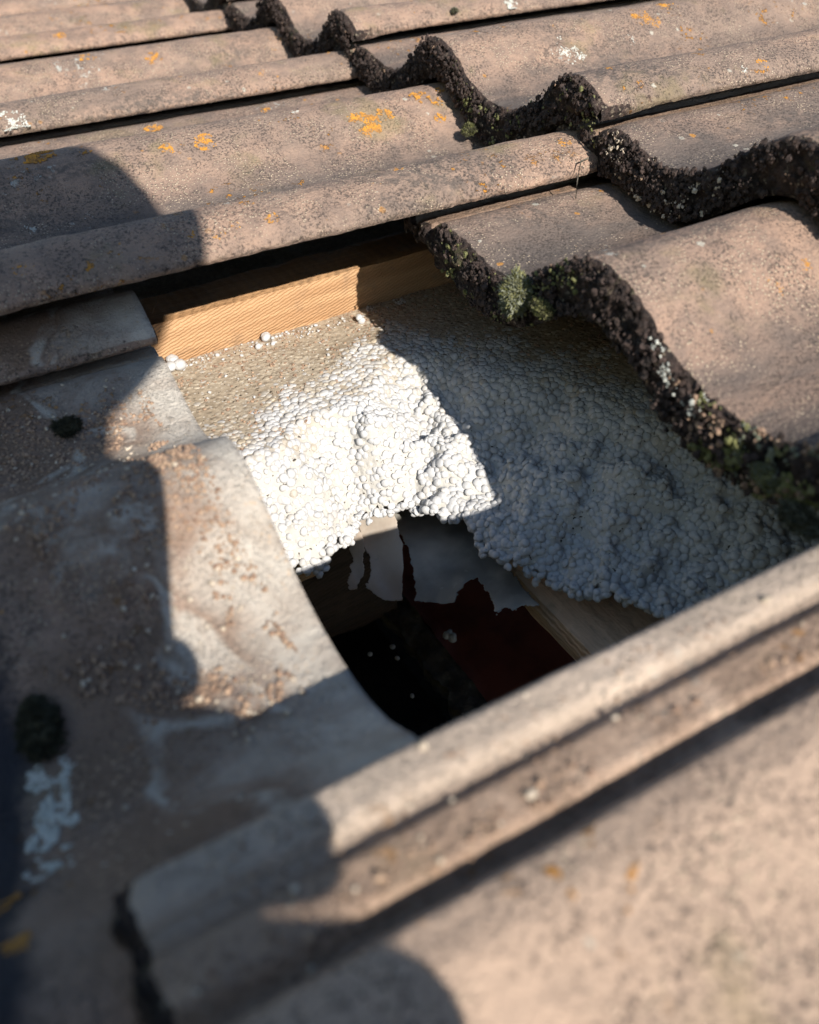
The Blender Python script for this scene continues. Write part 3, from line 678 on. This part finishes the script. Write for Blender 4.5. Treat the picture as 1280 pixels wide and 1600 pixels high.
def moss(label, cat, loc, R, nrm, mat, mat2, n=700, seed=1, stretch=(1, 1, 1), blade=.20):
    n = int(n*3.5)
    """a cushion of many tapering shoots"""
    gg = np.random.default_rng(seed); N = np.array(nrm, float); N /= np.linalg.norm(N)
    D = gg.normal(0, 1, (n, 3)) + N*1.0; D /= np.linalg.norm(D, axis=1)[:, None]
    D = np.where((D@N)[:, None] < -.1, D - 2*(D@N)[:, None]*N, D)
    st_ = np.array(stretch)
    base = D*R*.62*gg.uniform(.45, 1, (n, 1))*st_*(1+.25*vnoise(D[:, 0]*3+seed, D[:, 1]*3, D[:, 2]*3))[:, None]
    n = n
    L_ = R*blade*gg.uniform(.6, 1.5, (n, 1)); tipd = D + gg.normal(0, .7, (n, 3)) + np.array([0, 0, .25]); tipd /= np.linalg.norm(tipd, axis=1)[:, None]
    sd = np.cross(tipd, gg.normal(0, 1, (n, 3))); sd /= np.linalg.norm(sd, axis=1)[:, None]; sd2 = np.cross(tipd, sd)
    bw = R*.030*gg.uniform(.6, 1.4, (n, 1))
    mid_ = base + tipd*L_*.5
    V_ = np.stack([base+sd*bw*.5, base-sd*bw*.5, mid_+sd*bw, mid_-sd*bw, mid_+sd2*bw, base+tipd*L_], 1).reshape(-1, 3)
    k_ = (np.arange(n)*6)[:, None, None]
    F_ = (np.array([[0, 1, 2], [1, 3, 2], [2, 3, 5], [3, 4, 5], [4, 2, 5], [1, 4, 3]])[None] + k_).reshape(-1, 3)
    cv, cf = blobs(D[:60]*R*.42*st_, gg.uniform(.14, .26, 60)*R, 1, D[:60], .8, .2, seed)
    mi = np.concatenate([(np.repeat(gg.random(n) > .5, 6)).astype(int), np.ones(len(cf), int)])
    me = mesh('moss', np.concatenate([V_, cv]), np.concatenate([F_, cf+len(V_)]), [mat, mat2], False, None, mi)
    return tag(link('moss_tuft', me, None, loc), label, cat)
GRP = 'moss'
moss('tall olive moss cushion growing on the butt end of the pushed up tile', 'moss', (-107, -80, -27), 13, (-.8, -.3, .5), MOSSG, MOSSP, 1500, 1, (.8, .75, 1.15))
moss('small dark moss growing beside the olive cushion on the same butt end', 'moss', (-107, -98, -26), 8, (-.8, -.3, .4), MOSSD, MOSSG, 500, 12, (.6, 1.5, .7))
moss('small round olive moss at the foot of the tile butt beyond', 'moss', (-8, 119, -17), 7.5, (-.3, -.2, 1), MOSSG, MOSSD, 700, 2, (1, 1, .9))
moss('pale grey moss at the right edge on the butt end above the foam', 'moss', (-105, -222, -38), 7, (-.8, -.3, .5), MOSSP, MOSSG, 600, 3, (.7, 1.3, .9))
moss('grey green moss lowest on the right butt end, out of focus', 'moss', (-106, -238, -44), 9, (-.8, -.4, .3), MOSSP, MOSSD, 700, 31, (.6, 1.6, .8))
moss('dark moss cushion in the shade on the stained tile at left', 'moss', (-301, -32, -51), 8, (0, 0, 1), MOSSD, MOSSD, 900, 4, (1.2, 1.5, .4), .25)
moss('large black moss heap in shadow near the left edge', 'moss', (-338, -184, -52), 11, (0, 0, 1), MOSSD, MOSSD, 1100, 5, (.8, 2.0, .45))
moss('grey moss ball on the tile joint at the top of the view', 'moss', (190, 299, 30), 9, (0, 0, 1), MOSSP, MOSSG, 500, 6)
moss('tiny grey moss ball on the tile joint at upper middle', 'moss', (91, 300, 19), 5, (0, 0, 1), MOSSP, MOSSD, 300, 7)
moss('dark moss cushion in the trough left of the upper tile butt', 'moss', (60, 322, 12), 10, (0, 0, 1), MOSSD, MOSSG, 500, 9, (1.6, 1, .5))

def grit(name, label, kc, n, U0, U1, V0, V1, r0, r1, mat, seed, dens=None):
    o, ub, z0 = TILES[kc]; k, c = kc; gg = np.random.default_rng(seed)
    u = gg.uniform(U0, U1, n); v = gg.uniform(V0, V1, n)
    kp = fbm(u/16+seed, v/16, seed, 3) > (0.02 if dens is None else dens); u, v = u[kp], v[kp]
    w_ = 300*(c+1)-v; zz_ = z0 - SL*(u-ub) + prof(w_)
    r_ = r0 + (r1-r0)*gg.random(len(u))**3
    v_, f_ = blobs(np.stack([u, v, zz_+r_*.3], 1), r_, 0, None, .8, .22, seed)
    return tag(link(name, mesh(name, v_, f_, mat, False)), label, 'grit', kind='stuff')
grit('loose_grit', 'loose brown grit on the stained head of the tile left of the hole', (-2, -1), 8000, -332, -265, -212, -8, .2, 1.1, GRIT, 21)
grit('pale_grit', 'pale grit grains on the stained tile left of the hole', (-2, -1), 900, -336, -265, -250, -4, .3, 1.1, GRITL, 22)
grit('groove_grit', 'grit caught along the second groove of the foreground tile', (-1, -2), 420, -318, -60, -293, -286, .2, 1.0, GRIT, 23, .05)
grit('strip_grit', 'fine grit on the bare pale strip of the foreground tile', (-1, -2), 500, -318, -60, -282, -268, .2, .6, GRIT, 24, .15)
grit('pale_specks', 'pale specks along the foreground tile grooves', (-1, -2), 60, -318, -60, -300, -264, .4, 1.3, GRITL, 25, -.3)
def crust(kc, n, w0, w1, mat, seed, r0=.3, r1=1.4, thr=0.0, tl=0.0, th=1.0):
    """crumbs of lichen and grit stuck on a butt end"""
    o, ub, z0 = TILES[kc]; gg = np.random.default_rng(seed)
    w_ = gg.uniform(w0, w1, n); t_ = gg.uniform(tl, th, n); kp = fbm(w_/9+seed, t_*3, seed, 3) > thr; w_, t_ = w_[kp], t_[kp]
    z_ = prof(w_) - t_*24 + .3; u_ = -1.4 - 1.8*np.sin(np.pi*t_) + gg.normal(0, .9, len(w_)) + 1.2*(t_ < .06)
    r_ = r0 + (r1-r0)*gg.random(len(w_))**3
    v_, f_ = blobs(np.stack([u_, 300-w_, z_], 1), r_, 1, np.tile([-1., 0, .2], (len(w_), 1)), .6, .25, seed)
    return tag(link('crust', mesh('crust', v_, f_, mat, False), o), kind='stuff')
BLK = mat_plain('black_crumbs', (.030, .024, .022), (.075, .052, .044), 300, .9, .0006, 700)
for q, kc in enumerate([(-1, -1), (0, -1), (0, 0), (0, 1)]):
    crust(kc, 3600, 4, 297, BLK, 60+q, .4, 1.7, -.12)
    crust(kc, 260, 4, 297, GRIT, 70+q, .2, .9, .08)
crust((-1, -1), 500, 8, 120, MOSSG, 81, .4, 1.3, .02)
crust((-1, -1), 260, 158, 190, PALE, 82, .25, .9, .05, 0, .3)
crust((-1, -1), 1400, 185, 290, MOSSG, 83, .4, 1.7, .06)
crust((-1, -1), 600, 185, 290, GRIT, 84, .4, 1.7, .04)
crust((-1, -1), 500, 200, 290, MOSSP, 85, .4, 1.4, .08)
crust((0, 0), 500, 150, 299, MOSSG, 86, .3, 1.2, .06)
crust((0, -1), 500, 10, 90, GRITL, 87, .3, 1.3, .10)
def tube(pts, r, label, mat, nm='plant_stem'):
    pts = [Vector(p) for p in pts]; V_ = []; F_ = []
    for i_, p in enumerate(pts):
        d_ = (pts[min(i_+1, len(pts)-1)]-pts[max(i_-1, 0)]).normalized(); a_ = d_.orthogonal().normalized(); b_ = d_.cross(a_)
        for q in range(5): V_.append(p + (a_*math.cos(q*1.2566)+b_*math.sin(q*1.2566))*r*(1-.5*i_/len(pts)))
    for i_ in range(len(pts)-1):
        for q in range(5): F_.append((i_*5+q, i_*5+(q+1) % 5, i_*5+5+(q+1) % 5, i_*5+5+q))
    return tag(link(nm, mesh(nm, [tuple(v) for v in V_], F_, mat, True)), label, 'dry stem')
tube([(-6, 2, -7), (-14, -2, -6), (-22, -10, -12), (-27, -16, -19)], .5, 'thin dry stem lying over the tile joint at the upper butt end', FRAY)
tube([(-240, 60, -52), (-242, 50, -48), (-241, 34, -36), (-243, 24, -24)], .15, 'hair thin thread hanging in front of the pine strip at left', FRAY)

# ------------------------------------------------------------------ who takes the photograph (behind the lens): phone and person
PH = mat_plain('black_phone', (.02, .02, .022), (.02, .02, .022), 50, .25, .0, 10)
SKIN = mat_plain('skin', (.50, .30, .22), (.45, .26, .19), 60, .55, .0003, 300)
COAT = mat_plain('dark_jacket', (.03, .035, .05), (.02, .024, .035), 40, .9, .002, 60)
JEAN = mat_plain('blue_jeans', (.06, .08, .14), (.045, .06, .11), 60, .9, .001, 200)
HAIR = mat_plain('brown_hair', (.05, .03, .018), (.03, .018, .01), 120, .7, .002, 300)
def cf(r, h, b): return CP + RT*r - DN*h - FW*b         # right, up, behind the lens
def rbox(r0, r1, h0, h1, b0, b1, rad=10, seg=6):
    ring = []
    for cx, cy, a0 in ((r1-rad, h1-rad, 0), (r0+rad, h1-rad, 90), (r0+rad, h0+rad, 180), (r1-rad, h0+rad, 270)):
        for q in range(seg+1):
            a_ = math.radians(a0+90*q/seg); ring.append((cx+rad*math.cos(a_), cy+rad*math.sin(a_)))
    V_ = [tuple(cf(r, h, b0)) for r, h in ring] + [tuple(cf(r, h, b1)) for r, h in ring]; n_ = len(ring)
    return V_, [tuple(range(n_))[::-1], tuple(range(n_, 2*n_))] + [(q, (q+1) % n_, n_+(q+1) % n_, n_+q) for q in range(n_)]
ph = bpy.data.objects.new('mobile_phone', None); COL.objects.link(ph); ph.matrix_world = M @ Matrix.Identity(4); tag(ph, 'black mobile phone held upright low over the roof', 'phone')
V_, F_ = rbox(-33, 45, -142, 13, 7, 15); link('body', mesh('body', V_, F_, PH, False), ph)
V_, F_ = rbox(-31, 43, -140, 11, 15, 15.6, 9); link('screen', mesh('screen', V_, F_, PH, False), ph)
V_, F_ = rbox(-18, 16, -24, 11, 5, 7, 7); link('camera_bump', mesh('camera_bump', V_, F_, PH, False), ph)
pr = bpy.data.objects.new('person', None); COL.objects.link(pr); pr.matrix_world = M @ Matrix.Identity(4); tag(pr, 'person in dark jacket and jeans lying low on the tiles holding the phone', 'person')
def skin(name, pts, edges, radii, mat, parent, root=0, sub=2):
    me = bpy.data.meshes.new(name); me.from_pydata([tuple(Vector(p)*MM) for p in pts], edges, []); me.materials.append(mat)
    o = bpy.data.objects.new(name, me); COL.objects.link(o); o.parent = parent
    o.modifiers.new('Skin', 'SKIN')
    sv = me.skin_vertices[0].data
    for i_, r in enumerate(radii):
        sv[i_].radius = (r*MM, r*MM) if not isinstance(r, tuple) else (r[0]*MM, r[1]*MM); sv[i_].use_root = (i_ == root)
    m_ = o.modifiers.new('Sub', 'SUBSURF'); m_.levels = sub; m_.render_levels = sub
    return o
HC = CP + RT*-5 - DN*110 + Vector((.08, -1.58, 1))*150
UPH = -DN
bp = [(-830, -1120, 190), (-730, -1030, 195), (-600, -930, 200), (-500, -850, 205), tuple(HC - UPH*95 + FW*-45), tuple(HC - UPH*40 + FW*-15),
      (-430, -970, 170), (-400, -900, 75), (-380, -780, 58), (-370, -710, 50),
      (-590, -700, 180), (-520, -520, 70), tuple(cf(-120, -165, 60)), tuple(cf(-54, -115, 34)),
      (-880, -1060, 150), (-1150, -980, 80), (-1480, -1050, 60), (-1560, -1060, 60), (-790, -1220, 150), (-1020, -1330, 80), (-1350, -1420, 60), (-1430, -1430, 60)]
be = [(0,1),(1,2),(2,3),(3,4),(4,5),(3,6),(6,7),(7,8),(8,9),(3,10),(10,11),(11,12),(12,13),(0,14),(14,15),(15,16),(16,17),(0,18),(18,19),(19,20),(20,21)]
br = [135, 118, 122, 110, 52, 58, 66, 46, 34, 28, 66, 44, 30, 26, 88, 58, 42, 38, 88, 58, 42, 38]
skin('body', bp, be, br, COAT, pr)
# head, with face and hair
hv, hf = ico(3); hv = hv.copy()
x, y, z_ = hv[:, 0], hv[:, 1], hv[:, 2]                 # x right, y up, z towards the roof scene (face)
r_ = np.ones(len(hv)); P_ = np.stack([x*71, y*92, z_*88], 1)
P_[:, 0] *= 1 - .22*sstep(-.1, -1, y); P_[:, 2] += 9*np.exp(-((x/.14)**2+((y+.08)/.16)**2))*(z_ > 0) + 7*np.exp(-((x/.14)**2+((y+.14)/.07)**2))*(z_ > 0)
P_[:, 2] -= 6*(np.exp(-(((abs(x)-.36)/.15)**2+((y-.05)/.1)**2)))*(z_ > 0)
P_[:, 2] += 3*np.exp(-((x/.26)**2+((y+.42)/.06)**2))*(z_ > 0) + 5*np.exp(-((x/.25)**2+((y+.78)/.14)**2))*(z_ > 0)
Hm = np.array([list(RT), list(UPH), list(FW)])
link('head', mesh('head', P_@Hm + np.array(HC), hf, SKIN, True), pr)
hs = (y > .30) | (z_ < -.15)
hm = np.stack([x*76, y*96 , z_*94], 1) + .0
hm += (fbm(x*5, y*5, z_*5, 3)*5)[:, None]*hv
link('hair', mesh('hair', hm@Hm + np.array(HC), hf[hs[hf].all(1)], HAIR, True), pr)
for sx in (-1, 1):
    ev, ef = blobs(np.array([[0, 0, 0.]]), [9], 2, None, 1, .0, 3)
    link('eye', mesh('eye', ev + np.array(HC + RT*25*sx + UPH*5 + FW*77), ef, PALE, True), pr)
    link('ear', mesh('ear', (ev*np.array([1, 1, 1.7])) + np.array(HC + RT*71*sx - UPH*4), ef, SKIN, True), pr)
# left hand behind and round the phone: palm, four fingers over the screen side edge, thumb
hp = [cf(-54, -115, 34), cf(-38, -100, 26), cf(-14, -57, 24), cf(-14, -74, 24), cf(-14, -92, 24), cf(-14, -109, 24)]
skin('hand', hp, [(0, 1), (1, 2), (1, 3), (1, 4), (1, 5)], [(24, 15), (24, 12), 10, 10, 10, 9], SKIN, pr, 0, 2)
for q, (h, ln) in enumerate(((-56, 72), (-73, 84), (-91, 94), (-109, 98))):
    skin('finger', [cf(-14, h, 24), cf(-14+ln*.5, h+2, 25), cf(-14+ln*.85, h+3, 24), cf(-14+ln, h+4, 19)], [(0, 1), (1, 2), (2, 3)], [10.5, 10, 9.5, 8], SKIN, pr, 0, 2)
skin('thumb', [cf(-36, -98, 26), cf(-36, -70, 18), cf(-31, -50, 10), cf(-29, -38, 10)], [(0, 1), (1, 2), (2, 3)], [12, 10.5, 9, 7], SKIN, pr, 0, 2)
# ------------------------------------------------------------------ ground far below
GR = mat_plain('meadow', (.05, .07, .025), (.08, .09, .04), 1.2, .95, .02, 20)
me = bpy.data.meshes.new('ground'); me.from_pydata([(-120, -120, 0), (120, -120, 0), (120, 120, 0), (-120, 120, 0)], [], [(0, 1, 2, 3)]); me.materials.append(GR)
go = bpy.data.objects.new('ground', me); COL.objects.link(go); go['kind'] = 'structure'
